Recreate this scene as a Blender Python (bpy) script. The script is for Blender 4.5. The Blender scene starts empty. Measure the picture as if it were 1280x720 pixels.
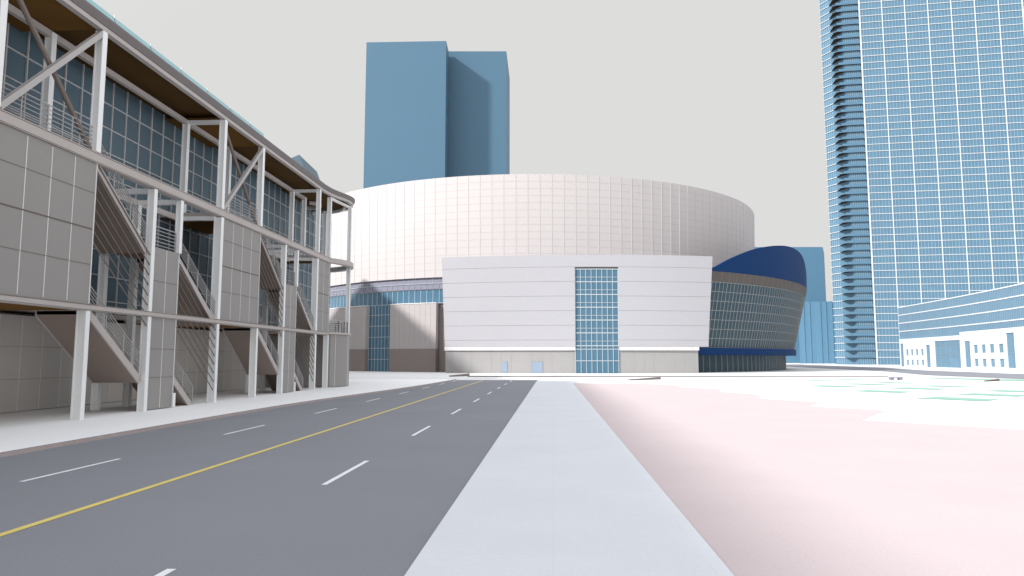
import bpy, math, random
from math import sin, cos, tan, radians as R, sqrt, asin, acos, atan, atan2, pi
from mathutils import Vector
random.seed(7)
scene = bpy.context.scene
COL = scene.collection

# ------------------------------------------------------------------ helpers
class MB:
    """collects quads / boxes / bars and links them as ONE mesh object"""
    def __init__(s): s.v = []; s.f = []; s.m = []
    def face(s, pts, m=0):
        n = len(s.v); s.v += [tuple(p) for p in pts]
        s.f.append(tuple(range(n, n+len(pts)))); s.m.append(m); return s
    def hexa(s, p, m=0, mt=None, mb=None):
        """p: 4 bottom points (ccw from above) then 4 top points"""
        n = len(s.v); s.v += [tuple(q) for q in p]
        fs = [(3,2,1,0),(4,5,6,7),(0,1,5,4),(1,2,6,5),(2,3,7,6),(3,0,4,7)]
        for i, f in enumerate(fs):
            s.f.append(tuple(n+k for k in f))
            s.m.append(mb if (i == 0 and mb is not None) else mt if (i == 1 and mt is not None) else m)
        return s
    def box(s, x0, x1, y0, y1, z0, z1, m=0, mt=None, mb=None):
        if x0 > x1: x0, x1 = x1, x0
        return s.hexa([(x0,y0,z0),(x1,y0,z0),(x1,y1,z0),(x0,y1,z0),(x0,y0,z1),(x1,y0,z1),(x1,y1,z1),(x0,y1,z1)], m, mt, mb)
    def prism(s, poly, z0, z1, m=0, mt=None, mb=None):
        """poly: ccw list of (x, y)"""
        a = sum(poly[i][0]*poly[(i+1) % len(poly)][1]-poly[(i+1) % len(poly)][0]*poly[i][1] for i in range(len(poly)))
        if a < 0: poly = poly[::-1]
        n = len(s.v); k = len(poly)
        s.v += [(x, y, z0) for x, y in poly] + [(x, y, z1) for x, y in poly]
        s.f.append(tuple(n+i for i in range(k))[::-1]); s.m.append(m if mb is None else mb)
        s.f.append(tuple(n+k+i for i in range(k))); s.m.append(m if mt is None else mt)
        for i in range(k):
            j = (i+1) % k
            s.f.append((n+i, n+j, n+k+j, n+k+i)); s.m.append(m)
        return s
    def bar(s, p, q, w, h, m=0, up=(0,0,1)):
        p = Vector(p); q = Vector(q); d = (q-p).normalized(); u = Vector(up)
        if abs(d.dot(u)) > .98: u = Vector((0,1,0))
        a = d.cross(u).normalized()*(w/2); b = a.cross(d).normalized()*(h/2)
        return s.hexa([p-a-b, p+a-b, q+a-b, q-a-b, p-a+b, p+a+b, q+a+b, q-a+b], m)
    def tube(s, p, q, r, m=0, n=6):
        p = Vector(p); q = Vector(q); d = (q-p).normalized(); u = Vector((0,0,1))
        if abs(d.z) > .98: u = Vector((0,1,0))
        a = d.cross(u).normalized()*r; b = a.cross(d).normalized()*r
        k = len(s.v)
        for c in (p, q): s.v += [tuple(c+a*cos(2*pi*i/n)+b*sin(2*pi*i/n)) for i in range(n)]
        for i in range(n):
            j = (i+1) % n; s.f.append((k+i, k+j, k+n+j, k+n+i)); s.m.append(m)
        s.f.append(tuple(k+i for i in range(n))[::-1]); s.m.append(m)
        s.f.append(tuple(k+n+i for i in range(n))); s.m.append(m)
        return s
    def build(s, name, mats, parent=None, smooth=False, fix=True):
        me = bpy.data.meshes.new(name)
        org = parent.location if parent is not None else Vector((0,0,0))
        me.from_pydata([(x-org[0], y-org[1], z-org[2]) for x, y, z in s.v], [], s.f)
        if not isinstance(mats, (list, tuple)): mats = [mats]
        for mt in mats: me.materials.append(mt)
        me.polygons.foreach_set('material_index', s.m)
        if fix:
            import bmesh
            bm = bmesh.new(); bm.from_mesh(me); bmesh.ops.recalc_face_normals(bm, faces=bm.faces); bm.to_mesh(me); bm.free()
        me.update()
        o = bpy.data.objects.new(name, me); COL.objects.link(o)
        if parent is not None: o.parent = parent
        if smooth:
            for p in me.polygons: p.use_smooth = True
        return o

def tag(o, label=None, cat=None, group=None, kind=None):
    if label: o['label'] = label
    if cat: o['category'] = cat
    if group: o['group'] = group
    if kind: o['kind'] = kind
    return o
def thing(name, loc, label, cat, group=None):
    o = bpy.data.objects.new(name, None); COL.objects.link(o); o.location = loc
    o.empty_display_size = .5
    return tag(o, label, cat, group)

# camera frame: the street runs along +Y; the camera looks slightly left of it
YAW = atan(50/sqrt(880**2+88**2)); PITCH = atan(88/880.)
FW = (-sin(YAW), cos(YAW)); RT = (cos(YAW), sin(YAW))
def sd(s, d): return (FW[0]*d+RT[0]*s, FW[1]*d+RT[1]*s)      # metres to the side / ahead of the viewpoint -> x, y
def pd(px, d): return sd((px-640)/880.*d, d)                 # bearing (in photo columns) and metres ahead

# ------------------------------------------------------------------ materials
def mat(name, col, rough=.8, spec=.3, var=.05, scale=.6, bump=0., bscale=40., metal=0., grain=0., streak=False, pave=None):
    m = bpy.data.materials.new(name); m.use_nodes = True
    nt = m.node_tree; N = nt.nodes; L = nt.links
    b = N['Principled BSDF']; b.inputs['Roughness'].default_value = rough
    b.inputs['Specular IOR Level'].default_value = spec; b.inputs['Metallic'].default_value = metal
    tc = N.new('ShaderNodeTexCoord'); mp = N.new('ShaderNodeMapping')
    L.new(tc.outputs['Object'], mp.inputs['Vector'])
    if streak: mp.inputs['Scale'].default_value = (1,1,.12)
    nz = N.new('ShaderNodeTexNoise'); nz.inputs['Scale'].default_value = scale; nz.inputs['Detail'].default_value = 5
    L.new(mp.outputs[0], nz.inputs['Vector'])
    mr = N.new('ShaderNodeMapRange'); mr.inputs['From Min'].default_value = .25; mr.inputs['From Max'].default_value = .75
    mr.inputs['To Min'].default_value = 1-var; mr.inputs['To Max'].default_value = 1+var
    L.new(nz.outputs['Fac'], mr.inputs['Value'])
    last = mr.outputs[0]
    if grain:
        n2 = N.new('ShaderNodeTexNoise'); n2.inputs['Scale'].default_value = 22; n2.inputs['Detail'].default_value = 3
        L.new(tc.outputs['Object'], n2.inputs['Vector'])
        m2 = N.new('ShaderNodeMapRange'); m2.inputs['From Min'].default_value = .3; m2.inputs['From Max'].default_value = .7
        m2.inputs['To Min'].default_value = 1-grain; m2.inputs['To Max'].default_value = 1+grain
        L.new(n2.outputs['Fac'], m2.inputs['Value'])
        mu = N.new('ShaderNodeMath'); mu.operation = 'MULTIPLY'
        L.new(last, mu.inputs[0]); L.new(m2.outputs[0], mu.inputs[1]); last = mu.outputs[0]
    if pave:
        bk = N.new('ShaderNodeTexBrick'); bk.offset = pave[4] if len(pave) > 4 else 0
        bk.inputs['Scale'].default_value = 1; bk.inputs['Brick Width'].default_value = pave[0]; bk.inputs['Row Height'].default_value = pave[1]
        bk.inputs['Mortar Size'].default_value = pave[2]; bk.inputs['Color1'].default_value = (1,1,1,1); bk.inputs['Color2'].default_value = (1-pave[3]*.4,)*3+(1,)
        bk.inputs['Mortar'].default_value = (1-pave[3]*2.5,)*3+(1,); L.new(tc.outputs['Object'], bk.inputs['Vector'])
        m3 = N.new('ShaderNodeMath'); m3.operation = 'MULTIPLY'; L.new(last, m3.inputs[0]); L.new(bk.outputs['Color'], m3.inputs[1]); last = m3.outputs[0]
    vm = N.new('ShaderNodeVectorMath'); vm.operation = 'SCALE'; vm.inputs[0].default_value = col
    L.new(last, vm.inputs['Scale']); L.new(vm.outputs[0], b.inputs['Base Color'])
    if bump:
        bn = N.new('ShaderNodeTexNoise'); bn.inputs['Scale'].default_value = bscale; bn.inputs['Detail'].default_value = 3
        L.new(tc.outputs['Object'], bn.inputs['Vector'])
        bp = N.new('ShaderNodeBump'); bp.inputs['Strength'].default_value = bump; bp.inputs['Distance'].default_value = .01
        L.new(bn.outputs['Fac'], bp.inputs['Height']); L.new(bp.outputs[0], b.inputs['Normal'])
    return m

M = dict(
 ground   = mat('pale_paving', (.72,.72,.71), .9, .2, .03, .15, grain=.03),
 plazawhite=mat('white_plaza_paving', (.78,.78,.77), .9, .2, .02, .3, grain=.02),
 pink     = mat('pink_plaza_paving', (.535,.457,.460), .92, .15, .03, .35, grain=.05, bump=.2, pave=(1.2,.6,.008,.018,.5)),
 asphalt  = mat('asphalt', (.232,.237,.258), .9, .2, .05, .2, grain=.05, bump=.3),
 sidewalk = mat('sidewalk_concrete', (.645,.655,.68), .9, .2, .03, .4, grain=.03, bump=.15, pave=(2.05,2.5,.01,.015)),
 lwalk    = mat('white_sidewalk_concrete', (.90,.90,.90), .9, .2, .015, .4, grain=.015),
 kerb     = mat('kerb_stone', (.32,.27,.26), .9, .2, .08, 2.),
 paintw   = mat('white_road_paint', (.78,.78,.80), .7, .3, .06, 3.),
 painty   = mat('yellow_road_paint', (.70,.56,.16), .7, .3, .06, 3.),
 lawn     = mat('pale_lawn', (.25,.43,.35), .95, .1, .06, 1.5, grain=.1),
 panel    = mat('grey_cladding', (.32,.306,.294), .6, .3, .03, .5, streak=True),
 panel_lit   = mat('lightened_cladding', (.56,.53,.50), .6, .3, .03, .5, streak=True),  # same grey cladding, colour lightened against the shade at ground level
 jointw   = mat('light_joint', (.75,.75,.74), .5, .3, .02),
 jointd   = mat('dark_joint', (.17,.14,.12), .8, .2, .02),
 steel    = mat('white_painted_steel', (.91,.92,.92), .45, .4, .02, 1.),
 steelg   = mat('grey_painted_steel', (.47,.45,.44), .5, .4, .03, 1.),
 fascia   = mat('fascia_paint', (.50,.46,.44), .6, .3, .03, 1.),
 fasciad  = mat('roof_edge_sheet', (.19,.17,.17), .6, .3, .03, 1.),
 teal     = mat('teal_roof_glass', (.28,.52,.55), .3, .5, .05, 1.),
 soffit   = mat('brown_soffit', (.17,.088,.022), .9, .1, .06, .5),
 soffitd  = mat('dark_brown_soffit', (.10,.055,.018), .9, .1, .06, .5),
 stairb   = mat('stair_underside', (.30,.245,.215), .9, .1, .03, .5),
 railm    = mat('rail_metal', (.42,.41,.41), .5, .4, .02),
 rodm     = mat('bronze_rod', (.20,.165,.145), .6, .3, .03),
 glassL   = mat('curtain_glass', (.10,.155,.195), .4, .3, .06, .12),
 mullL    = mat('mullion_metal', (.55,.56,.56), .5, .4, .02),
 roof     = mat('roof_membrane', (.35,.34,.34), .9, .2, .05, .2),
 ring     = mat('ring_panels', (.51,.478,.474), .6, .3, .015, .1),
 ringj    = mat('ring_joint', (.41,.385,.38), .8, .2, .02),
 ringfin  = mat('ring_fin', (.53,.495,.49), .7, .2, .02),
 block    = mat('entrance_cladding', (.395,.39,.415), .6, .3, .02, .08),
 blockj   = mat('entrance_joint', (.32,.31,.32), .8, .2, .02),
 plinth   = mat('white_ledge', (.60,.59,.58), .8, .2, .15, 2.5),
 basew    = mat('beige_base_wall', (.32,.31,.31), .8, .2, .03, .3),
 taupe    = mat('taupe_wall', (.42,.39,.385), .8, .2, .03, .3),
 taupel   = mat('brown_wall_course', (.235,.20,.185), .8, .2, .03, .3),
 lav      = mat('lavender_panels', (.21,.21,.27), .6, .3, .05, .5),
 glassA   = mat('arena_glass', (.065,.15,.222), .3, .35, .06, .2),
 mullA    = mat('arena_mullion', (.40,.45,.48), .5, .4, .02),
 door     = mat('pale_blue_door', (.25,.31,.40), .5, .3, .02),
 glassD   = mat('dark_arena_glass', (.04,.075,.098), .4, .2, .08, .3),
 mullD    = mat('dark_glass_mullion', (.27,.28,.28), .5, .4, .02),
 band     = mat('taupe_metal_band', (.105,.09,.083), .6, .3, .05, .5),
 bandj    = mat('band_joint', (.22,.20,.19), .6, .3, .02),
 blue     = mat('blue_painted_metal', (.006,.036,.125), .6, .1, .03, .1),
 towerb   = mat('blue_tower_skin', (.072,.145,.212), .5, .25, .025, .02),
 towerr   = mat('tower_roof', (.13,.20,.27), .8, .2, .04, .1),
 hglass   = mat('hotel_glass', (.095,.185,.262), .35, .3, .07, .25),
 hmull    = mat('hotel_mullion', (.24,.34,.42), .5, .3, .03),
 hslab    = mat('hotel_slab_edge', (.55,.57,.58), .7, .2, .03, .5),
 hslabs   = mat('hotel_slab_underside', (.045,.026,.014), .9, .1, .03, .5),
 hpier    = mat('hotel_pier', (.54,.58,.61), .7, .2, .02, .2),
 hrail    = mat('hotel_glass_balustrade', (.085,.175,.26), .3, .35, .04, .3),
 podglass = mat('podium_glass', (.13,.24,.335), .35, .3, .06, .3),
 podw     = mat('white_render', (.72,.74,.76), .8, .2, .02, .2),
 bbuild   = mat('pale_blue_building', (.10,.212,.312), .6, .25, .03, .03),
 bbuildl  = mat('pale_blue_pleat', (.105,.222,.325), .6, .25, .03, .03),
)

# ------------------------------------------------------------------ camera, sky, sun
cd = bpy.data.cameras.new('camera'); cam = bpy.data.objects.new('camera', cd); COL.objects.link(cam)
cd.sensor_width = 36; cd.lens = 36*880/1280.; cd.clip_start = .1; cd.clip_end = 9000
cam.location = (0,0,2.8); cam.rotation_euler = (pi/2+PITCH, 0, YAW); scene.camera = cam

EL, AZ = R(32), R(54)                         # sun behind the viewer, to the left
SUN = Vector((-sin(AZ)*cos(EL), -cos(AZ)*cos(EL), sin(EL)))
ld = bpy.data.lights.new('sun', 'SUN'); ld.energy = 5.0; ld.angle = R(4.0); ld.color = (1,.98,.96)
lo = bpy.data.objects.new('sun', ld); COL.objects.link(lo); lo.location = SUN*300
lo.rotation_euler = SUN.to_track_quat('Z', 'Y').to_euler()

w = bpy.data.worlds.new('World'); scene.world = w; w.use_nodes = True
nt = w.node_tree; N = nt.nodes; L = nt.links; N.clear()
out = N.new('ShaderNodeOutputWorld'); tc = N.new('ShaderNodeTexCoord'); sep = N.new('ShaderNodeSeparateXYZ')
L.new(tc.outputs['Generated'], sep.inputs[0])
sky = N.new('ShaderNodeTexSky'); sky.sky_type = 'NISHITA'; sky.sun_disc = False
sky.sun_elevation = EL; sky.sun_rotation = atan2(SUN.x, SUN.y)
bsky = N.new('ShaderNodeBackground'); bsky.inputs['Strength'].default_value = .06; L.new(sky.outputs[0], bsky.inputs['Color'])
bcl = N.new('ShaderNodeBackground'); bcl.inputs['Color'].default_value = (1.0,1.02,1.07,1); bcl.inputs['Strength'].default_value = 1.2
add = N.new('ShaderNodeAddShader'); L.new(bsky.outputs[0], add.inputs[0]); L.new(bcl.outputs[0], add.inputs[1])
bgr = N.new('ShaderNodeBackground'); bgr.inputs['Color'].default_value = (.723,.723,.716,1); bgr.inputs['Strength'].default_value = 1
mrg = N.new('ShaderNodeMapRange'); mrg.interpolation_type = 'SMOOTHSTEP'
mrg.inputs['From Min'].default_value = .5; mrg.inputs['From Max'].default_value = .95
L.new(sep.outputs['Z'], mrg.inputs['Value'])
mx = N.new('ShaderNodeMixShader'); L.new(mrg.outputs[0], mx.inputs[0]); L.new(bgr.outputs[0], mx.inputs[1]); L.new(add.outputs[0], mx.inputs[2])
dt = N.new('ShaderNodeVectorMath'); dt.operation = 'DOT_PRODUCT'; dt.inputs[1].default_value = SUN
L.new(tc.outputs['Generated'], dt.inputs[0])
mg = N.new('ShaderNodeMapRange'); mg.interpolation_type = 'SMOOTHSTEP'; mg.inputs['From Min'].default_value = .1; mg.inputs['From Max'].default_value = 1
L.new(dt.outputs['Value'], mg.inputs['Value'])
bgl = N.new('ShaderNodeBackground'); bgl.inputs['Color'].default_value = (1,1,1,1); L.new(mg.outputs[0], bgl.inputs['Strength'])
gs = N.new('ShaderNodeMath'); gs.operation = 'MULTIPLY'; gs.inputs[1].default_value = .5
L.new(mg.outputs[0], gs.inputs[0]); L.new(gs.outputs[0], bgl.inputs['Strength'])
ad2 = N.new('ShaderNodeAddShader'); L.new(mx.outputs[0], ad2.inputs[0]); L.new(bgl.outputs[0], ad2.inputs[1])
L.new(ad2.outputs[0], out.inputs['Surface'])
vs = scene.view_settings; vs.view_transform = 'Standard'; vs.look = 'None'; vs.exposure = 0; vs.gamma = 1; vs.use_curve_mapping = False

# ------------------------------------------------------------------ ground, road, plaza
def struct(name, mb, m, parent=None):
    o = mb.build(name, m, parent)
    if parent is None: o['kind'] = 'structure'
    return o
struct('ground', MB().face([(-4000,-4000,-.02),(4000,-4000,-.02),(4000,4000,-.02),(-4000,4000,-.02)]), M['ground'])
kline = [(-15.75,-60),(-15.75,34),(-15.65,40),(-15.3,46.5),(-14.5,55.4),(-13.9,62),(-13.35,69),(-12.9,78),(-12.5,92)]
road = MB()
road.face([(x, y, 0) for x, y in kline] + [(-1.9,92,0),(-1.9,-60,0)])
road_o = struct('road', road, M['asphalt'])
k = 0
for x in (-12.1, -5.08):
    y = 15.75-30
    while y < 92:
        MB().face([(x-.065,y,.006),(x+.065,y,.006),(x+.065,y+3.7,.006),(x-.065,y+3.7,.006)]).build('lane_dash', M['paintw'], road_o)
        y += 10.0
MB().face([(-8.86,-60,.006),(-8.70,-60,.006),(-8.70,90,.006),(-8.86,90,.006)]).build('centre_line', M['painty'], road_o)
lw = MB()
poly = kline+[(-19.4,92),(-21,92),(-27.5,92),(-60,92),(-60,-60)]
lw.face([(x-.16, y, .10) for x, y in kline]+[(-40,92,.10),(-40,-60,.10)])
struct('pavement', lw, M['lwalk'])
kb = MB()
for a, b in zip(kline, kline[1:]):
    kb.hexa([(a[0]-.16,a[1],-.01),(a[0]+.1,a[1],-.01),(b[0]+.1,b[1],-.01),(b[0]-.16,b[1],-.01),
             (a[0]-.16,a[1],.103),(a[0]-.03,a[1],.103),(b[0]-.03,b[1],.103),(b[0]-.16,b[1],.103)])
struct('kerb', kb, M['kerb'])
sw = MB().box(-1.85, 2.25, -60, 84, -.01, .11)
for i in range(0,0): pass
struct('sidewalk', sw, M['sidewalk'])
pk = [(2.25,-60),(60,-60),(40,5),(25,20),(18.6,29.3),(14.1,33.4),(18.1,39.7),(15.2,43.0),(17.2,47.0),(14.6,51.0),(16.2,56.5),(14.4,61),(15.2,66.5),(12.6,71),(13.0,75.5),(9.6,80.5),(2.25,81.2)]
struct('plaza', MB().face([(x,y,.0) for x,y in pk]), M['pink'])
struct('plaza_paving', MB().face([(2.26,-58,-.008),(110,-58,-.008),(66,92,-.008),(50,111,-.008),(3,104,-.008)]), M['plazawhite'])
for i, (x0, ys) in enumerate([(25.4,(51.7,62.9,74.1)),(31.3,(57.5,69,79.9,92)),(36.9,(63.6,74.4,85,97))]):
    for y0 in ys:
        sc = 1.12+random.uniform(-.06,.06)
        q = [(0,0),(2.6,1.95),(4.8,-1.0),(2.6,-3.1)]
        o = MB().face([(x0+a*sc, y0+b*sc, .012) for a,b in q]).build('lawn', M['lawn']); tag(o, kind='structure')
o = MB().face([(x,y,.012) for x,y in [(51.8,105.6),(55.1,107.8),(62,98.5),(74,80),(84,62),(80,60),(68,76),(57,91)]]).build('lawn', M['lawn']); tag(o, kind='structure')
# side road in front of the hotel
pts_far = [(118,345),(98.3,213.6),(87.3,171.4),(85,132.9),(86,90),(92,40)]
pts_near = [(90,345),(71.5,155.4),(62.6,122.5),(63.7,99.8),(70,78),(82,34)]
sr = MB()
for i in range(len(pts_far)-1):
    a,b,c,d = pts_near[i],pts_near[i+1],pts_far[i+1],pts_far[i]
    sr.face([(a[0],a[1],.004),(b[0],b[1],.004),(c[0],c[1],.004),(d[0],d[1],.004)])
struct('side_road', sr, M['asphalt'])
# cross street edge
struct('cross_street_kerb', MB().box(-13,50,108.6,108.9,-.01,.15), M['fasciad'])
def lowwall(label, pts, h, th, m, name='low_wall', cat='low wall'):
    o = MB()
    (x0,y0),(x1,y1) = pts; d = Vector((x1-x0,y1-y0,0)).normalized(); n = Vector((-d.y,d.x,0))*th/2
    a = Vector((x0,y0,0)); b = Vector((x1,y1,0))
    lo4 = [a-n, b-n, b+n, a+n]
    o.hexa([(p.x,p.y,-.01) for p in lo4]+[(p.x,p.y,h if i in (1,2) else h*.45) for i,p in enumerate(lo4)])
    o.box(x1-.12,x1+.12,y1-.12,y1+.12,-.01,h*1.12)
    return tag(o.build(name, m), label, cat)
lowwall('thin taupe kerb wall on the pink plaza below the entrance glass', [(9.8,91.5),(14.4,96)], .32, .3, M['taupel'])
lowwall('short taupe kerb wall left of the road end, before the arena', [(-15.8,109),(-13.4,113.5)], .38, .35, M['taupel'])
lowwall('short dark kerb wall among the lawns, beside the side road', [(52.4,89.2),(55.4,91.6)], .25, .3, M['jointd'])
b = thing('bollard', (43.7,78.3,0), 'small pale post standing alone between the lawn strips', 'bollard')
MB().prism([(43.7+.09*cos(a*pi/4),78.3+.09*sin(a*pi/4)) for a in range(8)],0,.42).build('post', M['fascia'], b)
MB().prism([(43.7+.12*cos(a*pi/4),78.3+.12*sin(a*pi/4)) for a in range(8)],.42,.47).build('cap', M['steelg'], b)
b = thing('concrete_bench', (44.6,95.1,0), 'low pale concrete bench on the white paving before the side road', 'bench')
MB().box(43.9,45.5,94.8,95.4,.26,.38).build('seat', M['lav'], b)
for xx in (43.95,45.0): MB().box(xx,xx+.45,94.85,95.35,0,.257).build('leg', M['lav'], b)

# ------------------------------------------------------------------ convention hall on the left
XF, XB, XG = -21.0, -23.55, -25.0
hall = thing('convention_hall', (-24,48,0), 'long grey hall with white steel columns and outdoor stairs along the left pavement', 'convention hall')
def P(mb, name, m, label=None):
    o = mb.build(name, m, hall)
    if label: o['label'] = label
    return o
def hcol(x, y, z0, z1, wx, wy, name='column'):
    """H section: two flanges facing the street and the glass, a web between"""
    t = .05; mb = MB()
    mb.box(x-wx/2, x-wx/2+t, y-wy/2, y+wy/2, z0, z1)
    mb.box(x+wx/2-t, x+wx/2, y-wy/2, y+wy/2, z0, z1)
    mb.box(x-wx/2+t, x+wx/2-t, y-wy/2+.035, y+wy/2-.035, z0, z1)
    return P(mb, name, M['steel'])
def rail(pts, h=1.05, n=5, name='railing', m='railm'):
    mb = MB(); r = .022
    for a, b in zip(pts, pts[1:]):
        a = Vector(a); b = Vector(b); ln = (b-a).length
        for i in range(n):
            dz = Vector((0,0,h*(1-i*.17)))
            mb.tube(a+dz, b+dz, .03 if i == 0 else r, n=5)
        k = max(1, round(ln/1.6))
        for i in range(k+1):
            p = a.lerp(b, i/k); mb.bar(p, p+Vector((0,0,h)), .05, .05)
    return P(mb, name, M[m])
def flight(y0, z0, y1, z1, x0=-21.12, x1=-23.42):
    """sloping stair: steps + soffit slab (stair_flight) and two side strings"""
    st = MB(); n = max(4, round((z0-z1)/.17)); dy = (y1-y0)/n; dz = (z0-z1)/n
    xa, xb = x1, x0
    th = .34
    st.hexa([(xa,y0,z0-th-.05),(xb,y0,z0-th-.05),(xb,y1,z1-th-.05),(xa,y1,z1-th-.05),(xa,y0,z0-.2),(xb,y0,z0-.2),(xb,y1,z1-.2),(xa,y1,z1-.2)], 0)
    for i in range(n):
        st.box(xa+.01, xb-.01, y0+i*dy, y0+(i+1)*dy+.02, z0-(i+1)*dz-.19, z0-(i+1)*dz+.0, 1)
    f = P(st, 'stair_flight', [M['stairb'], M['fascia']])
    for x in (x0+.045, x1-.045):
        s = MB().hexa([(x-.04,y0,z0-.42),(x+.04,y0,z0-.42),(x+.04,y1,z1-.42),(x-.04,y1,z1-.42),(x-.04,y0,z0+.02),(x+.04,y0,z0+.02),(x+.04,y1,z1+.02),(x-.04,y1,z1+.02)])
        s.build('string', M['fascia'], hall).parent = f
        rail([(x,y0,z0+.02),(x,y1,z1+.02)])
    return f
def landing(y0, y1, z, x0=-21.12, x1=-23.42):
    P(MB().box(x1, x0, y0, y1, z-.24, z, 1, 1, 0), 'stair_landing', [M['stairb'], M['fascia']])
def panels(y0, y1, z0, z1, dy, zs, x=-20.96, th=.28, name='cladding_panel'):
    mb = MB().box(x-th, x, y0, y1, z0, z1, 0)
    n = max(1, round((y1-y0)/dy))
    for i in range(1, n):
        y = y0+(y1-y0)*i/n; mb.box(x+.002, x+.012, y-.022, y+.022, z0+.06, z1-.06, 1)
    for z, t in zs: mb.box(x+.002, x+.016, y0+.03, y1-.03, z-t, z+t, 2)
    mb.box(x-th-.02, x+.03, y1-.0, y1+.06, z0, z1+.02, 1)      # pale edge trim
    return P(mb, name, [M['panel'], M['jointw'], M['jointd']])
def beam(p, q, w=.22, h=.3, m='steel', name='beam'): return P(MB().bar(p, q, w, h), name, M[m])
def rods(y0, y1, zr, n=8, slope=.77):
    mb = MB()
    for k in range(n):
        z = zr-.53*k
        mb.tube((-21.0,y0+.06,z+slope*(y1-y0)), (-21.0,y1,z), .032, n=5)
    return P(mb, 'rod_screen', M['rodm'])

def stair_bays(Y):
    a, b, c = Y+4.85, Y+7.55, Y+12.4
    # upper stair
    flight(Y+.1, 12.0, a-.45, 8.62); landing(a-.45, b, 8.62); flight(b, 8.62, c-.1, 5.18)
    # lower stair down to the pavement
    flight(Y+.1, 5.15, a-.45, 1.95); landing(a-.45, b, 1.95); flight(b, 1.95, b+2.4, .12)
    rods(Y+.1, a, 8.62-.5); rods(b+.1, c-.1, 5.1-.55)
    panels(a+.2, b-.06, .14, 8.68, 1.25, [(6.9,.006),(5.15,.012),(3.3,.006),(1.8,.006)])
    hcol(XF-.08, a, .1, 11.72, .38, .3); hcol(XF-.05, b, 8.7, 11.72, .3, .28); hcol(XF, b+.0, .14, .9, .3, .24)
    hcol(XF-.12, c, .1, 4.95, .48, .3); hcol(XF-.12, c, 5.25, 11.72, .5, .34)
    for y in (a, b): hcol(XB, y, .14, 11.6, .36, .3)
    for y in (a, b, c-.25): beam((XF-.25,y,11.62),(XB,y,11.62), .24, .26)
    beam((XB,Y,11.6),(XB,c,11.6), .22, .34, 'fascia')
    rail([(-21.1,a+.25,8.68),(-21.1,b-.2,8.68)], 1.15, 6); rail([(-23.4,a,8.62),(-23.4,b,8.62)], 1.15, 6)
def panel_bay(Y0, Y1, ground=True):
    panels(Y0+.3, Y1, 5.26, 11.74, 1.43, [(10.36,.008),(8.68,.03),(7.05,.008)])
    # floor plates behind the panels with brown undersides
    P(MB().box(-25.03,-21.32,Y0,Y1+.1,11.78,12.06,1,1,0), 'floor_plate', [M['soffit'],M['fascia']])
    P(MB().box(-27,-21.32,Y0,Y1+.1,4.98,5.2,1,1,0), 'floor_plate', [M['soffit'],M['fascia']])
    for y in (Y0, Y1):
        hcol(XF-.08, y, 12.3, 18.1, .38, .34); hcol(XB, y, 12.3 if y == Y1 else 12.06, 18.1, .36, .32)
    beam((XF-.2,Y0,17.98),(XB,Y0,17.98), .26, .24)
    rail([(-21.15,Y0,12.3),(-21.15,Y1,12.3)], 1.15, 6)
    P(MB().box(-25.03,-21.1,Y0,Y1,18.22,18.3), 'canopy_soffit_plate', M['soffit'])

hcol(XF-.15, 30.65, .1, 4.95, .46, .28); hcol(XF-.15, 49.05, .1, 4.95, .46, .28)
for Y in (30.65, 49.05): stair_bays(Y)
panel_bay(24.65, 30.65); panel_bay(43.05, 49.05)
for (Ya, Yb) in ((24.65,30.65),(43.05,49.05)):
    mb = MB().bar((XF,Ya+.2,12.35),(XF,Yb-.1,18.0), .2, .06).bar((XF+.09,Ya+.2,12.35),(XF+.09,Yb-.1,18.0), .03, .24).bar((XF-.09,Ya+.2,12.35),(XF-.09,Yb-.1,18.0), .03, .24)
    P(mb, 'brace', M['steelg'])
    P(MB().tube((XF-.22,Yb-.1,12.35),(XF-.22,Ya+.2,18.0), .11, n=8), 'brace', M['rodm'])
# last bay, before the round end
panels(61.75, 64.95, 5.26, 11.74, 1.5, [(10.36,.008),(8.68,.03),(7.05,.008)])
P(MB().box(-25.03,-21.32,61.6,65.2,11.78,12.06,1,1,0), 'floor_plate', [M['soffit'],M['fascia']])
P(MB().box(-27,-21.32,61.6,65.2,4.98,5.2,1,1,0), 'floor_plate', [M['soffit'],M['fascia']])
for y in (61.75, 64.9):
    hcol(XF-.08, y, 12.3, 18.1, .36, .32); hcol(XB, y, 12.06, 18.1, .36, .32)
hcol(XF-.1, 64.9, .1, 4.95, .44, .3)
beam((XF-.2,61.75,17.98),(XB,61.75,17.98), .26, .24)
# round end
CX, CY = -24.4, 67.9
def arc(r, a0=-42, a1=200, n=28): return [(CX+r*cos(R(a0+(a1-a0)*i/n)), CY+r*sin(R(a0+(a1-a0)*i/n))) for i in range(n+1)]
def arcbeam(r0, r1, z0, z1, m, name, a0=-40, a1=200, n=30):
    mb = MB(); o = arc(r1,a0,a1,n); i_ = arc(r0,a0,a1,n)
    for k in range(n): mb.hexa([(*i_[k],z0),(*o[k],z0),(*o[k+1],z0),(*i_[k+1],z0),(*i_[k],z1),(*o[k],z1),(*o[k+1],z1),(*i_[k+1],z1)])
    return P(mb, name, m)
drum = MB(); dpts = arc(4.5, -36, 180, 30)
poly = dpts+[(-28.9,65.2),(-21.2,65.2)]
drum.prism(poly, .14, 5.05, 0)
for k in range(1, 30, 4):
    (x,y) = dpts[k]; dx, dy = (x-CX)/4.5, (y-CY)/4.5
    drum.bar((x+dx*.012,y+dy*.012,.2),(x+dx*.012,y+dy*.012,5.0), .03, .05, 1)
P(drum, 'round_base_wall', [M['panel'],M['jointw']])
arcbeam(4.2, 4.62, 5.06, 5.26, M['fascia'], 'round_floor_edge')
arcbeam(4.1, 4.72, 11.8, 12.25, M['fascia'], 'round_balcony_ring', -48)
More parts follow.
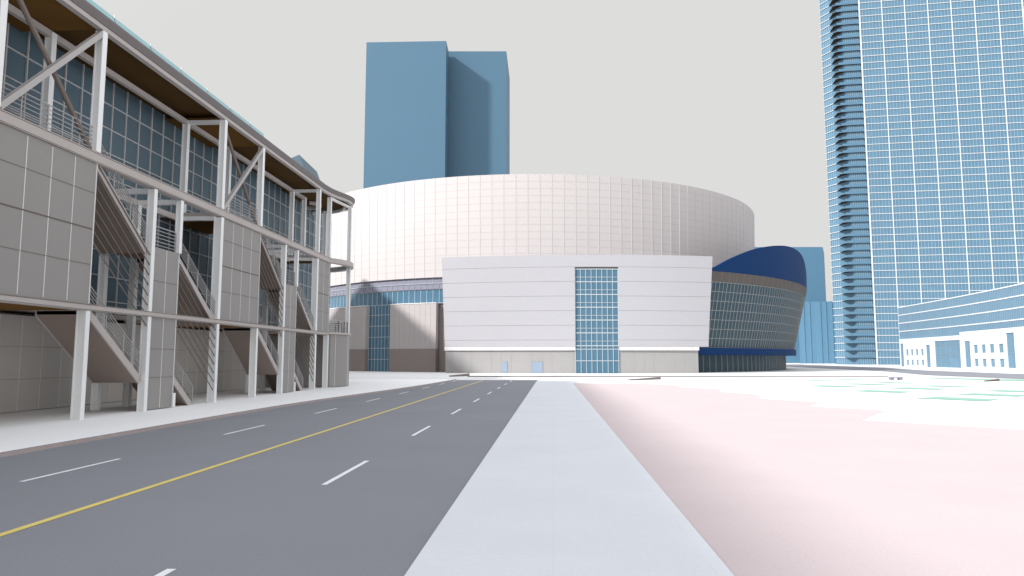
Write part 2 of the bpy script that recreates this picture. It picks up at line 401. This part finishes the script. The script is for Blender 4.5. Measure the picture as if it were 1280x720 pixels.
for a in (14,):
    x, y = CX+4.25*cos(R(a)), CY+4.25*sin(R(a))
    hcol(x, y, 5.27, 11.78, .36, .34); hcol(x, y, 12.27, 18.1, .34, .34)
ar = arc(4.3, -35, 130, 12); rail([(x,y,5.27) for x,y in ar], 1.1, 6)
beam((XF,64.9,17.98),(CX+4.2*cos(R(14)),CY+4.2*sin(R(14)),17.98), .22, .22)
# edge beams of both floors
P(MB().box(-21.34,-20.88,-40,65.1,4.96,5.24), 'floor_edge_beam', M['fascia'])
P(MB().box(-21.34,-20.88,-40,65.1,11.76,12.26), 'floor_edge_beam', M['fascia'])
mb = MB()
for z in (5.215, 12.2): mb.box(-20.878,-20.866,-40,65.1,z-.012,z+.012)
for z in (4.99, 11.80): mb.box(-20.878,-20.866,-40,65.1,z-.01,z+.01)
P(mb, 'edge_beam_trim', M['jointd'])
# ground floor wall
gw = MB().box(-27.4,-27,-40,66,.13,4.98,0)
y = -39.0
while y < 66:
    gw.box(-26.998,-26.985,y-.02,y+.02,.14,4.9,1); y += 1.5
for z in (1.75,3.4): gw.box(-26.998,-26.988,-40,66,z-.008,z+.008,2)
P(gw, 'ground_floor_wall', [M['panel_lit'],M['jointw'],M['jointd']])
P(MB().box(-28.6,-24.7,-40,24.6,4.985,5.25).box(-28.6,-24.7,24.7,66,5.205,5.25), 'floor_plate', M['fascia'])
# glass wall
cw = P(MB().box(-25.35,-25.04,-40,78,5.26,18.5), 'curtain_wall', M['glassL'])
mu = MB(); y = -38.6
while y < 78: mu.box(-25.04,-24.96,y-.033,y+.033,5.26,18.5); y += 1.315
z = 6.0
while z < 18.4: mu.box(-25.04,-24.97,-40,78,z-.03,z+.03); z += 1.39
mu.build('mullion', M['mullL'], hall).parent = cw
# canopy
cpath = [(-20.9,-40),(-20.9,62.6),(-20.75,64.2),(-20.35,65.7)]+[(CX+4.55*cos(R(a)),CY+4.55*sin(R(a))) for a in range(-16,200,9)]
def offset(path, d):
    res = []
    for i,(x,y) in enumerate(path):
        a = Vector(path[max(0,i-1)]); b = Vector(path[min(len(path)-1,i+1)]); t = (b-a).normalized()
        res.append((x+t.y*d, y-t.x*d))
    return res
def sweep(prof, m, name):
    """prof: closed section [(outward, z)] swept along the canopy edge"""
    mb = MB(); paths = [offset(cpath, d) for d,_ in prof]; k = len(prof)
    for i in range(len(cpath)-1):
        for j in range(k):
            l = (j+1) % k
            mb.face([(*paths[j][i],prof[j][1]),(*paths[j][i+1],prof[j][1]),(*paths[l][i+1],prof[l][1]),(*paths[l][i],prof[l][1])])
    mb.face([(*paths[j][-1],prof[j][1]) for j in range(k)])
    return P(mb, name, m)
sweep([(-.3,18.12),(0,18.12),(0,18.34),(-.3,18.34)], M['fascia'], 'canopy_fascia')
sweep([(-.3,18.35),(.04,18.35),(.18,18.64),(.18,18.74),(-.3,18.74)], M['fasciad'], 'roof_edge')
inner = [(x,y) for x,y in offset(cpath,-.1)]+[(-27.0,80),(-27,-40)]
P(MB().prism([(-20.95,-40),(-20.95,63),(-27,63),(-27,-40)], 18.52, 18.6), 'canopy_soffit', M['soffitd'])
P(MB().prism([(-21,63.02)]+[(x,y) for x,y in offset(cpath,-.12)[2:]]+[(-29,63.02)], 18.36, 18.6), 'canopy_soffit', M['soffitd'])
beam((XB,-40,18.0),(XB,65,18.0), .24, .3, 'fascia')
hcol(XB, 71.2, 12.3, 18.1, .34, .34)
arcbeam(1.2, 1.45, 17.85, 18.15, M['fascia'], 'ring_beam', -60, 200, 20)
arcbeam(3.6, 3.85, 17.85, 18.1, M['steel'], 'ring_beam', 20, 200, 20)
rp = [(x,y) for x,y in offset(cpath,-.05)]+[(-29.2,80),(-31,80),(-31,95),(-50,95),(-50,-40)]
P(MB().prism(rp, 18.61, 18.73), 'roof', M['roof'])
tl = MB().hexa([(-20.86,-40,18.75),(-20.76,-40,18.75),(-20.76,48.7,18.75),(-20.86,48.7,18.75),(-20.96,-40,19.06),(-20.86,-40,19.06),(-20.86,48.7,19.06),(-20.96,48.7,19.06)])
tl_o = P(tl, 'roof_glass_strip', M['teal'])
mb = MB(); y = -39.
while y < 48.7: mb.bar((-20.74,y,18.75),(-20.84,y,19.17), .05, .05); y += 3.05
mb.build('post', M['mullL'], hall).parent = tl_o
# hall volume behind the glass; unseen upper and rear blocks added to shade arena
P(MB().box(-95,-28.6,-40,78,.13,18.6).box(-95,-31,80.0,95,.13,18.6).box(-95,-50,-40,147,18.75,27.0).box(-95,-50,95.0,147,.13,18.74), 'hall_and_shadow_blocks', M['panel'])
# roof skylight (its tip shows above the canopy)
sk = MB()
def w3(px, d, ypx):
    b = (360-ypx)/880.; f = cos(PITCH)-b*sin(PITCH); k = d/f
    x, y = sd((px-640)/880.*k, d); return (x, y, 2.8+k*(sin(PITCH)+b*cos(PITCH)))
f1 = [w3(336,86,209.5), w3(374,86,193.3), w3(381.5,86,214), w3(384,86,222), w3(336,86,222)]
dv = Vector((FW[0],FW[1],0))*8
n = len(sk.v)
sk.face(f1); sk.face([tuple(Vector(p)+dv) for p in f1][::-1])
for i in range(5):
    j = (i+1) % 5; sk.face([f1[j], f1[i], tuple(Vector(f1[i])+dv), tuple(Vector(f1[j])+dv)])
P(sk, 'roof_skylight', M['glassL'])

# ------------------------------------------------------------------ arena
DC = 206.; CEN = Vector((*pd(660, DC), 0))
D0 = Vector((-CEN.x,-CEN.y,0)).normalized(); R0 = Vector((-D0.y, D0.x, 0))
if R0.x < 0: R0 = -R0
def AP(phi, r, z):
    a = R(phi); p = CEN+D0*(r*cos(a))+R0*(r*sin(a)); return (p.x, p.y, z)
arena = thing('arena', tuple(CEN), 'round white panelled arena with blue sail roof and tall glass entrance', 'arena')
def A(mb, name, m, label=None, parent=None, smooth=False):
    o = mb.build(name, m, arena, smooth)
    if parent is not None: o.parent = parent; 
    if label: o['label'] = label
    return o
def ringseg(mb, a0, a1, r0, r1, z0, z1, m=0, n=None, th=.3):
    """outer face of a conical ring piece with thickness (r0 at z0, r1 at z1)"""
    n = n or max(1, round(abs(a1-a0)/2.25))
    for i in range(n):
        p, q = a0+(a1-a0)*i/n, a0+(a1-a0)*(i+1)/n
        mb.hexa([AP(p,r0-th,z0),AP(p,r0,z0),AP(q,r0,z0),AP(q,r0-th,z0),AP(p,r1-th,z1),AP(p,r1,z1),AP(q,r1,z1),AP(q,r1-th,z1)], m)
    return mb
ZB, ZT, RB, RTt = 19.7, 40.75, 63.0, 63.5
def rr(z): return RB+(RTt-RB)*(z-ZB)/(ZT-ZB)
NF = 160
mb = MB()
for i in range(NF):                                    # flat facets
    p, q = 360*i/NF, 360*(i+1)/NF
    mb.face([AP(p,RB,ZB),AP(q,RB,ZB),AP(q,RTt,ZT),AP(p,RTt,ZT)], 0)
    mb.face([AP(p,RTt,ZT),AP(q,RTt,ZT),AP(q,RTt-.8,ZT),AP(p,RTt-.8,ZT)], 0)
    mb.face([AP(p,RTt-.8,ZT),AP(q,RTt-.8,ZT),AP(q,RTt-.8,ZT-1.2),AP(p,RTt-.8,ZT-1.2)], 0)
    mb.face([AP(p,RB,ZB),AP(p,60,ZB),AP(q,60,ZB),AP(q,RB,ZB)], 0)
ring = A(mb, 'upper_ring_wall', M['ring'])
jb = MB()
for k in range(1, 14):
    z = ZB+(ZT-ZB)*k/14
    for i in range(NF):
        p, q = 360*i/NF, 360*(i+1)/NF
        pm = (p+q)/2 if p < 180 else (p+q)/2-360
        if abs(pm) > 110: continue
        g = random.uniform(.0,.25); p2, q2 = p+(q-p)*g*.5, q-(q-p)*g*.5
        h = .028
        e = .012
        jb.face([AP(p2,(rr(z-h)+e),z-h),AP(q2,(rr(z-h)+e),z-h),AP(q2,rr(z+h)+e,z+h),AP(p2,rr(z+h)+e,z+h)], 0)
jb.build('panel_joint', M['ringj'], arena, fix=False).parent = ring
fb = MB()
for i in range(NF):
    p = 360*i/NF; pm = p if p < 180 else p-360
    if abs(pm) > 115: continue
    dp = .032
    fb.hexa([AP(p-dp,RB-.05,ZB),AP(p-dp,RB+.05,ZB),AP(p+dp,RB+.05,ZB),AP(p+dp,RB-.05,ZB),AP(p-dp,RTt-.05,ZT),AP(p-dp,RTt+.05,ZT),AP(p+dp,RTt+.05,ZT),AP(p+dp,RTt-.05,ZT)])
fb.build('seam_rib', M['ringfin'], arena).parent = ring
mb = MB()
for i in range(80):
    p, q = 4.5*i, 4.5*(i+1)
    mb.face([AP(p,RTt-.8,ZT-1.2),AP(q,RTt-.8,ZT-1.2),(CEN.x,CEN.y,ZT+1)])
A(mb, 'roof', M['roof'])
# lower drum, full circle behind everything
mb = MB(); ringseg(mb, 0, 360, 61.2, 61.2, 0, ZB, 0, 120)
A(mb, 'core_wall', M['taupe'])
# left side: lavender band, ribbon glazing, walls
mb = MB(); ringseg(mb, -75, -12, 62.5, 62.5, 18.55, 19.68, 0); ringseg(mb, -75, -12, 62.45, 62.45, 17.3, 18.45, 0); ringseg(mb, -75, -12, 62.6, 62.6, 18.45, 18.55, 1)
for i in range(48):
    a = -75+63*i/47; mb.bar(AP(a,62.52,17.3),AP(a,62.52,19.68),.06,.06,1)
A(mb, 'band_panels', [M['lav'],M['mullA']])
mb = MB(); ringseg(mb, -75, -12, 62.2, 62.2, 14.3, 17.3)
rib = A(mb, 'ribbon_window', M['glassA'])
mb = MB()
for i in range(48):
    a = -75+63*i/47; mb.bar(AP(a,62.24,14.3),AP(a,62.24,17.3),.12,.1)
for z in (14.36,17.24): ringseg(mb, -75,-12, 62.3,62.3, z-.06,z+.06)
A(mb, 'mullion', M['mullA'], parent=rib)
def drumwall(a0, a1, lab=None):
    mb = MB(); ringseg(mb, a0, a1, 63.2, 63.2, 4.8, 14.25, 0, max(1,round(abs(a1-a0)/1.1)), 1.2)
    ringseg(mb, a0, a1, 63.25, 63.25, 0, 4.79, 1, max(1,round(abs(a1-a0)/1.1)), 1.2)
    ringseg(mb, a0, a1, 63.3, 63.3, 14.26, 14.4, 3, max(1,round(abs(a1-a0)/1.1)), 1.4)
    for z in (7.2,9.6,12.0): ringseg(mb, a0, a1, 63.215, 63.215, z-.03, z+.03, 2, max(1,round(abs(a1-a0)/1.1)), .01)
    n = max(1, round(abs(a1-a0)/1.1))
    for i in range(1, n):
        a = a0+(a1-a0)*i/n; mb.bar(AP(a,63.21,4.9),AP(a,63.21,14.2),.05,.03,2)
    return A(mb, 'panel_wall', [M['taupe'],M['taupel'],M['ringj'],M['jointw']], lab)
drumwall(-27.9, -17.6); drumwall(-39.2, -34.3); drumwall(-75, -39.6)
mb = MB(); ringseg(mb, -34.2, -28.0, 62.3, 62.3, 0, 14.25, 0, 6)
sg = A(mb, 'stair_window', M['glassA'])
mb = MB()
for i in range(8):
    a = -34.2+6.2*i/7; mb.bar(AP(a,62.34,0),AP(a,62.34,14.25),.1,.1)
for z in (2.6,5.0,7.4,9.8,12.2): ringseg(mb, -34.2,-28.0, 62.38,62.38, z-.06,z+.06, 0, 6)
A(mb, 'mullion', M['mullA'], parent=sg)
mb = MB(); ringseg(mb, -17.55, -12, 61.8, 61.8, 0, 14.2, 0, 4); A(mb, 'recess_wall', M['taupel'])  # dark course colour stands in for the shade of this recess

# entrance block: convex front
E1, E2 = Vector((-21.2,137.6,0)), Vector((30.6,138.6,0)); BUL = 3.0
ch = E2-E1; RA = (ch.length**2/4+BUL**2)/(2*BUL); u = ch.normalized(); nf = Vector((u.y,-u.x,0)); mid = (E1+E2)/2
AC = mid-nf*(RA-BUL)
def EP(x, off=0, z=0):
    """point on the entrance front at street x, pushed outwards by off"""
    t = (x-mid.x); r = RA
    y = AC.y-sqrt(r*r-(x-AC.x)**2); nrm = Vector((x-AC.x, y-AC.y, 0)).normalized()
    return (x+nrm.x*off, y+nrm.y*off, z)
def EW(mb, x0, x1, z0, z1, o0, o1, m=0, th=.4, n=None, x0t=None, x1t=None):
    n = n or max(1, round((x1-x0)/1.6)); x0t = x0 if x0t is None else x0t; x1t = x1 if x1t is None else x1t
    for i in range(n):
        a, b = x0+(x1-x0)*i/n, x0+(x1-x0)*(i+1)/n; at, bt = x0t+(x1t-x0t)*i/n, x0t+(x1t-x0t)*(i+1)/n
        mb.hexa([EP(a,o0,z0),EP(b,o0,z0),EP(b,o0-th,z0),EP(a,o0-th,z0),EP(at,o1,z1),EP(bt,o1,z1),EP(bt,o1-th,z1),EP(at,o1-th,z1)], m)
    return mb
GX0, GX1 = 4.45, 12.75
mb = MB()
def xl(z): return -20.95-.65*(z-5)/17.7
def xr(z): return 30.2+1.1*(z-5)/17.7
def oo(z): return .55*(z-5)/17.7
zs = [5.05, 6.3, 9.1, 11.9, 14.7, 17.5, 20.3, 22.65]
for z0, z1 in zip(zs, zs[1:]):
    g = .025
    zz0, zz1 = z0+(g if z0 > 5.1 else 0), z1-(g if z1 < 22.6 else 0)
    if z1 <= 20.31:
        EW(mb, xl(zz0), GX0, zz0, zz1, oo(zz0), oo(zz1), 0, .5, 16, xl(zz1), GX0)
        EW(mb, GX1, xr(zz0), zz0, zz1, oo(zz0), oo(zz1), 0, .5, 12, GX1, xr(zz1))
    else:
        EW(mb, xl(zz0), xr(zz0), zz0, zz1, oo(zz0), oo(zz1), 0, .5, 32, xl(zz1), xr(zz1))
    if z0 > 5.1:
        if z0 < 20.2:
            EW(mb, xl(z0)+.1, GX0-.1, z0-.05, z0+.05, oo(z0)-.05, oo(z0)-.05, 1, .4, 16); EW(mb, GX1+.1, xr(z0)-.1, z0-.05, z0+.05, oo(z0)-.05, oo(z0)-.05, 1, .4, 12)
        else: EW(mb, xl(z0)+.1, xr(z0)-.1, z0-.05, z0+.05, oo(z0)-.05, oo(z0)-.05, 1, .4, 32)
blk = A(mb, 'entrance_block', [M['block'],M['blockj']])
# body of the block behind its front
body = [EP(xl(12)+.1+ (xr(12)-xl(12)-.2)*i/20., -.5)[:2] for i in range(21)]+[(29.2,152),(-20,152)]
A(MB().prism(body, 5.06, 22.4, 0), 'entrance_block_body', M['block'])
body2 = [EP(-20.9+49.0*i/20., -.6)[:2] for i in range(21)]+[(27,152),(-20,152)]
A(MB().prism(body2, 0, 5.0, 0), 'base_body', M['basew'])
mb = MB(); EW(mb, GX1+.1, 28.2, 0, 4.3, -.2, -.2, 0, .3); A(mb, 'base_wall', M['basew'])
mb = MB(); EW(mb, -20.9, GX0, 0, 4.3, -.2, -.2, 0, .3)
bw = A(mb, 'base_wall', M['basew'])
x = -19.5
while x < 28:
    if not (GX0-.3 < x < GX1+.4): MB().bar(EP(x,-.195,.05), EP(x,-.195,4.25), .05, .03).build('panel_joint', M['blockj'], arena).parent = bw
    x += 1.95 if int(x*10) % 2 else 3.9
mb = MB(); EW(mb, -21.0, GX0, 4.32, 5.02, .12, .12, 0, .6); EW(mb, GX1+.1, 28.3, 4.32, 5.02, .12, .12, 0, .6)
A(mb, 'ledge', M['plinth'])
for x0, x1 in ((-9.75,-8.65),(-3.85,-1.85)):
    mb = MB(); EW(mb, x0, x1, .05, 2.15, -.14, -.14, 0, .1, 1)
    d_ = A(mb, 'door', M['door'], parent=bw)
    mb = MB(); EW(mb, x0-.06, x0, .0, 2.2, -.12, -.12, 0, .1, 1); EW(mb, x1, x1+.06, .0, 2.2, -.12, -.12, 0, .1, 1); EW(mb, x0-.06, x1+.06, 2.16, 2.22, -.12, -.12, 0, .1, 1)
    # frame shares the door's thing level (thing > base_wall > door)
    A(mb, 'door_frame', M['basew'], parent=bw)
# entrance glazing
mb = MB(); EW(mb, GX0+.02, GX1-.02, 4.6, 20.0, -.3, .12, 0, .15, 8); EW(mb, GX0-.02, GX1+.12, .05, 4.6, -.1, -.1, 0, .3, 8)
eg = A(mb, 'entrance_glazing', M['glassA'])
mb = MB()
for i in range(9):
    x = GX0+.05+(GX1-GX0-.1)*i/8; mb.bar(EP(x,-.27,4.6),EP(x,.15,20.0),.11,.1); mb.bar(EP(x,-.06,.02),EP(x,-.06,4.6),.11,.1)
z = 19.9
while z > 4.9:
    o_ = -.27+.42*(z-4.6)/15.4
    EW(mb, GX0, GX1, z-.09, z+.09, o_+.06, o_+.06, 0, .1, 8); z2 = z-1.55
    if z2 > 4.8: EW(mb, GX0, GX1, z2-.045, z2+.045, o_+.02, o_+.02, 0, .1, 8)
    z -= 2.45
for z in (2.35,4.55): EW(mb, GX0, GX1+.1, z-.07, z+.07, -.03, -.03, 0, .1, 8)
A(mb, 'mullion', M['mullA'], parent=eg)
mb = MB(); EW(mb, GX0, GX1, 20.02, 20.24, -.1, -.1, 0, .3, 8); A(mb, 'recess_shadow_strip', M['taupel'])  # brown strip painted in for the recess shadow above the glass

# right side: flared glass drum under a blue sail
A0, A1 = 26.0, 112.0
def rc(z): return 72.0+3.5*(z-4.9)/15.2
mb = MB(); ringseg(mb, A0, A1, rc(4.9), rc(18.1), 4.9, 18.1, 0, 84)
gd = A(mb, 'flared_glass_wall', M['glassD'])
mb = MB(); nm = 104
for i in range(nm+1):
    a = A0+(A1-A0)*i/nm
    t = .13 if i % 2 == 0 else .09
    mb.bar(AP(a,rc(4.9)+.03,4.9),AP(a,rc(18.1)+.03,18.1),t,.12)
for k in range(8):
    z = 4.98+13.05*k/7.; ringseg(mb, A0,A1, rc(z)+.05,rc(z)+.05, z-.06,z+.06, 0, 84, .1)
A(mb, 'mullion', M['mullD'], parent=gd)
mb = MB(); ringseg(mb, A0, A1, rc(18.1)+.1, rc(20.1)+.1, 18.1, 20.1, 0, 84)
for i in range(52):
    a = A0+(A1-A0)*i/51; mb.bar(AP(a,rc(18.1)+.12,18.12),AP(a,rc(20.1)+.12,20.08),.07,.04,1)
A(mb, 'parapet_band', [M['band'],M['bandj']])
mb = MB()
for i in range(84):
    p, q = A0+(A1-A0)*i/84, A0+(A1-A0)*(i+1)/84
    mb.face([AP(p,62,20.0),AP(q,62,20.0),AP(q,75.3,20.0),AP(p,75.3,20.0)]); mb.face([AP(p,62,4.92),AP(p,72.3,4.92),AP(q,72.3,4.92),AP(q,62,4.92)])
A(mb, 'terrace_roof', M['roof'])
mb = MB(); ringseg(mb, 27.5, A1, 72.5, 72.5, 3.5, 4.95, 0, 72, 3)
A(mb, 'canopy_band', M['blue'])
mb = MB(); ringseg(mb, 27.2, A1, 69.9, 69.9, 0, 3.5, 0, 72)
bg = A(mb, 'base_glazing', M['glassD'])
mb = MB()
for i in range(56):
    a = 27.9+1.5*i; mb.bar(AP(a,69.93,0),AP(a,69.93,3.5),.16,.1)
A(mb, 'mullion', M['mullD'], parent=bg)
prof = [(26.0,.05),(28.6,.4),(33,2.9),(38,5.2),(42,6.4),(46,7.2),(50,7.65),(54,7.6),(57,7.2),(60,6.4),(63,4.9),(65.5,3.2),(68,1.6),(71,.4),(74,.05)]
def hp(a):
    # Catmull-Rom through the profile
    for i in range(len(prof)-1):
        if prof[i][0] <= a <= prof[i+1][0]:
            p1, p2 = prof[i], prof[i+1]; p0 = prof[max(0,i-1)]; p3 = prof[min(len(prof)-1,i+2)]
            t = (a-p1[0])/(p2[0]-p1[0]); m1 = (p2[1]-p0[1])/(p2[0]-p0[0])*(p2[0]-p1[0]); m2 = (p3[1]-p1[1])/(p3[0]-p1[0])*(p2[0]-p1[0])
            return max(.02,(2*t**3-3*t*t+1)*p1[1]+(t**3-2*t*t+t)*m1+(-2*t**3+3*t*t)*p2[1]+(t**3-t*t)*m2)
    return .02
mb = MB(); ns = 110
for i in range(ns):
    p, q = 26+48*i/ns, 26+48*(i+1)/ns; zp, zq = 20.1+hp(p), 20.1+hp(q)
    rp, rq = rc(zp)-(zp-20.1)*.16, rc(zq)-(zq-20.1)*.16
    mb.hexa([AP(p,74.9,20.1),AP(p,75.55,20.1),AP(q,75.55,20.1),AP(q,74.9,20.1),AP(p,rp-.55,zp),AP(p,rp,zp),AP(q,rq,zq),AP(q,rq-.55,zq)])
A(mb, 'blue_sail', M['blue'])

# ------------------------------------------------------------------ two plain blue towers behind the arena
def box_tower(name, label, q, h, m, group=None, cat='office tower'):
    x = sum(p[0] for p in q)/4; y = sum(p[1] for p in q)/4
    t = thing(name, (x,y,0), label, cat, group)
    MB().prism(q, 0, h).build('wall', m, t)
    c = Vector((x,y)); q2 = [tuple(c+(Vector(p)-c)*.97) for p in q]
    MB().prism(q2, h+.003, h+.1).build('roof', M['towerr'], t)
    return t
def along(px, d, k): return pd(px, d*k)
box_tower('office_tower', 'tall plain blue tower rising behind the arena, nearest and leftmost of the two', [pd(450.6,331.5),pd(554.4,330),pd(557.6,342),pd(454,343.5)], 157.0, M['towerb'], 'blue towers behind the arena')
box_tower('office_tower', 'plain blue tower behind the arena with a big shadow on its face', [pd(530,343.8),pd(632.7,343.8),pd(637,379),pd(538,379)], 158.0, M['towerb'], 'blue towers behind the arena')

# ------------------------------------------------------------------ low blue buildings between arena and hotel
t = box_tower('office_block', 'plain pale blue block standing behind the blue sail', [pd(940,430),pd(1032.5,430),pd(1034,455),pd(945,455)], 71.2, M['bbuild'], 'pale blue blocks behind the arena', 'office block')
q = [pd(998,395),pd(1062,388),pd(1064,415),pd(1003,420)]
t = thing('office_block', (*q[0],0), 'lower pleated pale blue block between arena and hotel', 'office block', 'pale blue blocks behind the arena')
mb = MB().prism(q, 0, 34.4)
a, b_ = Vector(q[0]), Vector(q[1])
for i,(f0,f1) in enumerate(((.05,.12),(.2,.24),(.33,.45),(.52,.56),(.62,.68),(.8,.9))):
    p0, p1 = a.lerp(b_,f0), a.lerp(b_,f1); nn = Vector((b_.y-a.y, -(b_.x-a.x))).normalized()*.35
    mb.prism([tuple(p0+nn),tuple(p1+nn),tuple(p1-nn),tuple(p0-nn)], 0, 34.2, 1)
mb.build('wall', [M['bbuild'],M['bbuildl']], t)

# ------------------------------------------------------------------ hotel tower
TA = Vector(sd(165.1,320)); TB = Vector(sd(233.4,307.5)); tu = (TB-TA).normalized(); tv = Vector((-tu.y, tu.x))   # v into the building
W = (TB-TA).length
hotel = thing('hotel_tower', (TA.x,TA.y,0), 'very tall glass high-rise with white floor bands and stacked corner balconies', 'high-rise')
def T(u_, v_, z=None):
    p = TA+tu*u_+tv*v_
    return (p.x,p.y) if z is None else (p.x,p.y,z)
FH, NFL = 3.29, 55; H = FH*NFL
def Hb(mb, name, m, parent=None):
    o = mb.build(name, m, hotel)
    if parent is not None: o.parent = parent
    return o
gl = [T(-.0,.0+.06),T(W,.06),T(W,1.6),T(W+8,1.6),T(W+9,6),T(W+9,38),T(-4,38),T(-6,14),T(-14.4,12),T(-11.2,7),T(-7.6,.85),T(-.0,.85)]
cwall = Hb(MB().prism(gl, 0, H), 'curtain_wall', M['hglass'])
mb = MB(); NB = 7
for i in range(NB*7+1):
    uu = W*i/(NB*7.)
    if i % 7 == 0: continue
    mb.prism([T(uu-.07,-.02),T(uu+.07,-.02),T(uu+.07,.07),T(uu-.07,.07)], 0, H)
for i in range(1,8):
    uu = -7.4+7.4*i/8; mb.prism([T(uu-.08,.75),T(uu+.08,.75),T(uu+.08,.87),T(uu-.08,.87)], 0, H)
for i in range(1,5):
    f = i/5.; a_, v = -11.2-3.2*f, 7+5*f; mb.prism([T(a_-.1,v-.1),T(a_+.08,v-.12),T(a_+.08,v+.1),T(a_-.1,v+.1)], 0, H)
Hb(mb, 'mullion', M['hmull'], cwall)
for i in range(NB+1):
    uu = W*i/NB; wd = .18 if 0 < i < NB else .3
    Hb(MB().prism([T(uu-wd,-.28),T(uu+wd,-.28),T(uu+wd,.05),T(uu-wd,.05)], 0, H+.5), 'pier', M['hpier'])
slab = [T(-.4,.96),T(-.4,-.02),T(0,-.16),T(W,-.16),T(W+.4,-.02),T(W+9.5,-.0),T(W+10.5,1),T(W+10.5,12),T(-14,12.2),T(-14.8,12),T(-11.6,7.0),T(-11.1,7.4),T(-7.4,1.02)]
proto = None
for k in range(1, NFL+1):
    if proto is None:
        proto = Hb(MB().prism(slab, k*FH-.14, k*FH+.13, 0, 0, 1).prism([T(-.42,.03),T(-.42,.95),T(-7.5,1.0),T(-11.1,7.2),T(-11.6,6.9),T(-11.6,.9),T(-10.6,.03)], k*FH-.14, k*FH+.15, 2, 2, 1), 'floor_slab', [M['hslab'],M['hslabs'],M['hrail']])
        prail = Hb(MB().prism([T(-10.3,.06),T(-.45,.06),T(-.45,.12),T(-10.3,.12)], k*FH+.19, k*FH+1.05), 'balustrade', M['hrail'], proto)
    else:
        o = proto.copy(); COL.objects.link(o); o.parent = hotel; o.location = (0,0,(k-1)*FH)
        r_ = prail.copy(); COL.objects.link(r_); r_.parent = o
# curved podium in front
def ph(px):   # apparent eaves height along the bearing -> distance
    t0 = (px-1123.5)/(1280-1123.5); return 64+26.8*t0+3.6*t0*t0
def pod(px, off=0.):
    d = 14.9*880/ph(px); return d
def PP(px, off=0., z=0.):
    d = pod(px); p = Vector(pd(px,d)); p2 = Vector(pd(px+1,pod(px+1))); t_ = (p2-p).normalized(); n_ = Vector((t_.y,-t_.x))
    if n_.x > 0: n_ = -n_
    p = p+n_*off; return (p.x,p.y,z)
podium = thing('hotel_podium', PP(1200), 'low curved building with ribbon glazing above a white windowed front, at the hotel foot', 'podium building')
def PW(mb, a, b, z0, z1, o1, th=.4, m=0, n=None):
    n = n or max(1, round((b-a)/6))
    for i in range(n):
        p, q = a+(b-a)*i/n, a+(b-a)*(i+1)/n
        mb.hexa([PP(p,o1,z0),PP(q,o1,z0),PP(q,o1-th,z0),PP(p,o1-th,z0),PP(p,o1,z1),PP(q,o1,z1),PP(q,o1-th,z1),PP(p,o1-th,z1)], m)
    return mb
def Pb(mb, name, m, parent=None):
    o = mb.build(name, m, podium)
    if parent is not None: o.parent = parent
    return o
a0, a1 = 1123.5, 1335
body = [PP(a0+(a1-a0)*i/24., -.5)[:2] for i in range(25)]+[pd(1420,125),pd(1230,215)]
Pb(MB().prism(body, 0, 17.3), 'wall', M['podw'])
zr = [8.3, 10.55, 12.9, 15.25, 17.5]
for i in range(4):
    mb = MB(); PW(mb, a0, a1, zr[i], zr[i+1], 0., .3)
    wnd = Pb(mb, 'ribbon_window', M['podglass'])
    mb = MB(); px = a0+1
    while px < a1:
        mb.bar(PP(px,.02,zr[i]),PP(px,.02,zr[i+1]),.12,.08); px += 1.72*(64./ph(px))**0+.35*(px-a0)/100
    Pb(mb, 'mullion', M['hmull'], wnd)
    mb = MB(); PW(mb, a0-.4, a1, zr[i+1]-.12, zr[i+1]+.13, .1, .4); Pb(mb, 'floor_band', M['podw'])
# white lower front with real openings
def front(a, b, zt, off, wins):
    """wins: (px0, px1, z0, z1) - built as wall pieces around every opening"""
    mb = MB(); xs = sorted(set([a,b]+[w_[0] for w_ in wins]+[w_[1] for w_ in wins]))
    for p, q in zip(xs, xs[1:]):
        ws = sorted([(w_[2],w_[3]) for w_ in wins if w_[0] <= p+1e-6 and w_[1] >= q-1e-6]); z = 0
        for z0, z1 in ws:
            if z0 > z: PW(mb, p, q, z, z0, off, .5, 0, 1)
            z = z1
        PW(mb, p, q, z, zt, off, .5, 0, 1)
    Pb(mb, 'white_front', M['podw'])
    for p, q, z0, z1 in wins:
        wide = (q-p) > 20; tall = z1-z0 > 4
        mb = MB(); PW(mb, p, q, z0, z1, off-.18, .05, 0, 1)
        wn = Pb(mb, 'window', M['podglass'])
        mb = MB(); nv = 5 if wide else 2
        for i in range(1, nv):
            x = p+(q-p)*i/nv; mb.bar(PP(x,off-.16,z0),PP(x,off-.16,z1),.08,.06)
        if tall:
            for f in ((.42,.52,.85) if wide else (.44,.52)):
                z = z0+(z1-z0)*f; mb.bar(PP(p,off-.15,z),PP(q,off-.15,z),.06,.08)
        Pb(mb, 'glazing_bar', M['hmull'], wn)
def zz(px, ypx): return 2.8+(448-ypx)/880*pod(px)
s = 6.55
w1 = [(1110+105/s,1110+130/s,.5,7.0),(1110+315/s,1110+348/s,.45,6.3)]
for x0_,x1_ in ((150,170),(190,209),(230,250),(273,294)): w1 += [(1110+x0_/s,1110+x1_/s,.9,2.45),(1110+x0_/s,1110+x1_/s,3.6,5.3)]
w1 += [(1110+387/s,1110+598/s,.55,7.2)]
front(1125.2, 1203.5, 8.28, .55, w1)
w2 = [(1110+645/s,1110+692/s,.75,6.8),(1110+993/s,1110+1062/s,.85,8.0)]
for x0_,x1_ in ((720,754),(785,820),(852,890),(927,968)): w2 += [(1110+x0_/s,1110+x1_/s,1.0,2.75),(1110+x0_/s,1110+x1_/s,4.0,5.85)]
front(1203.5, 1335, 9.0, .85, w2)
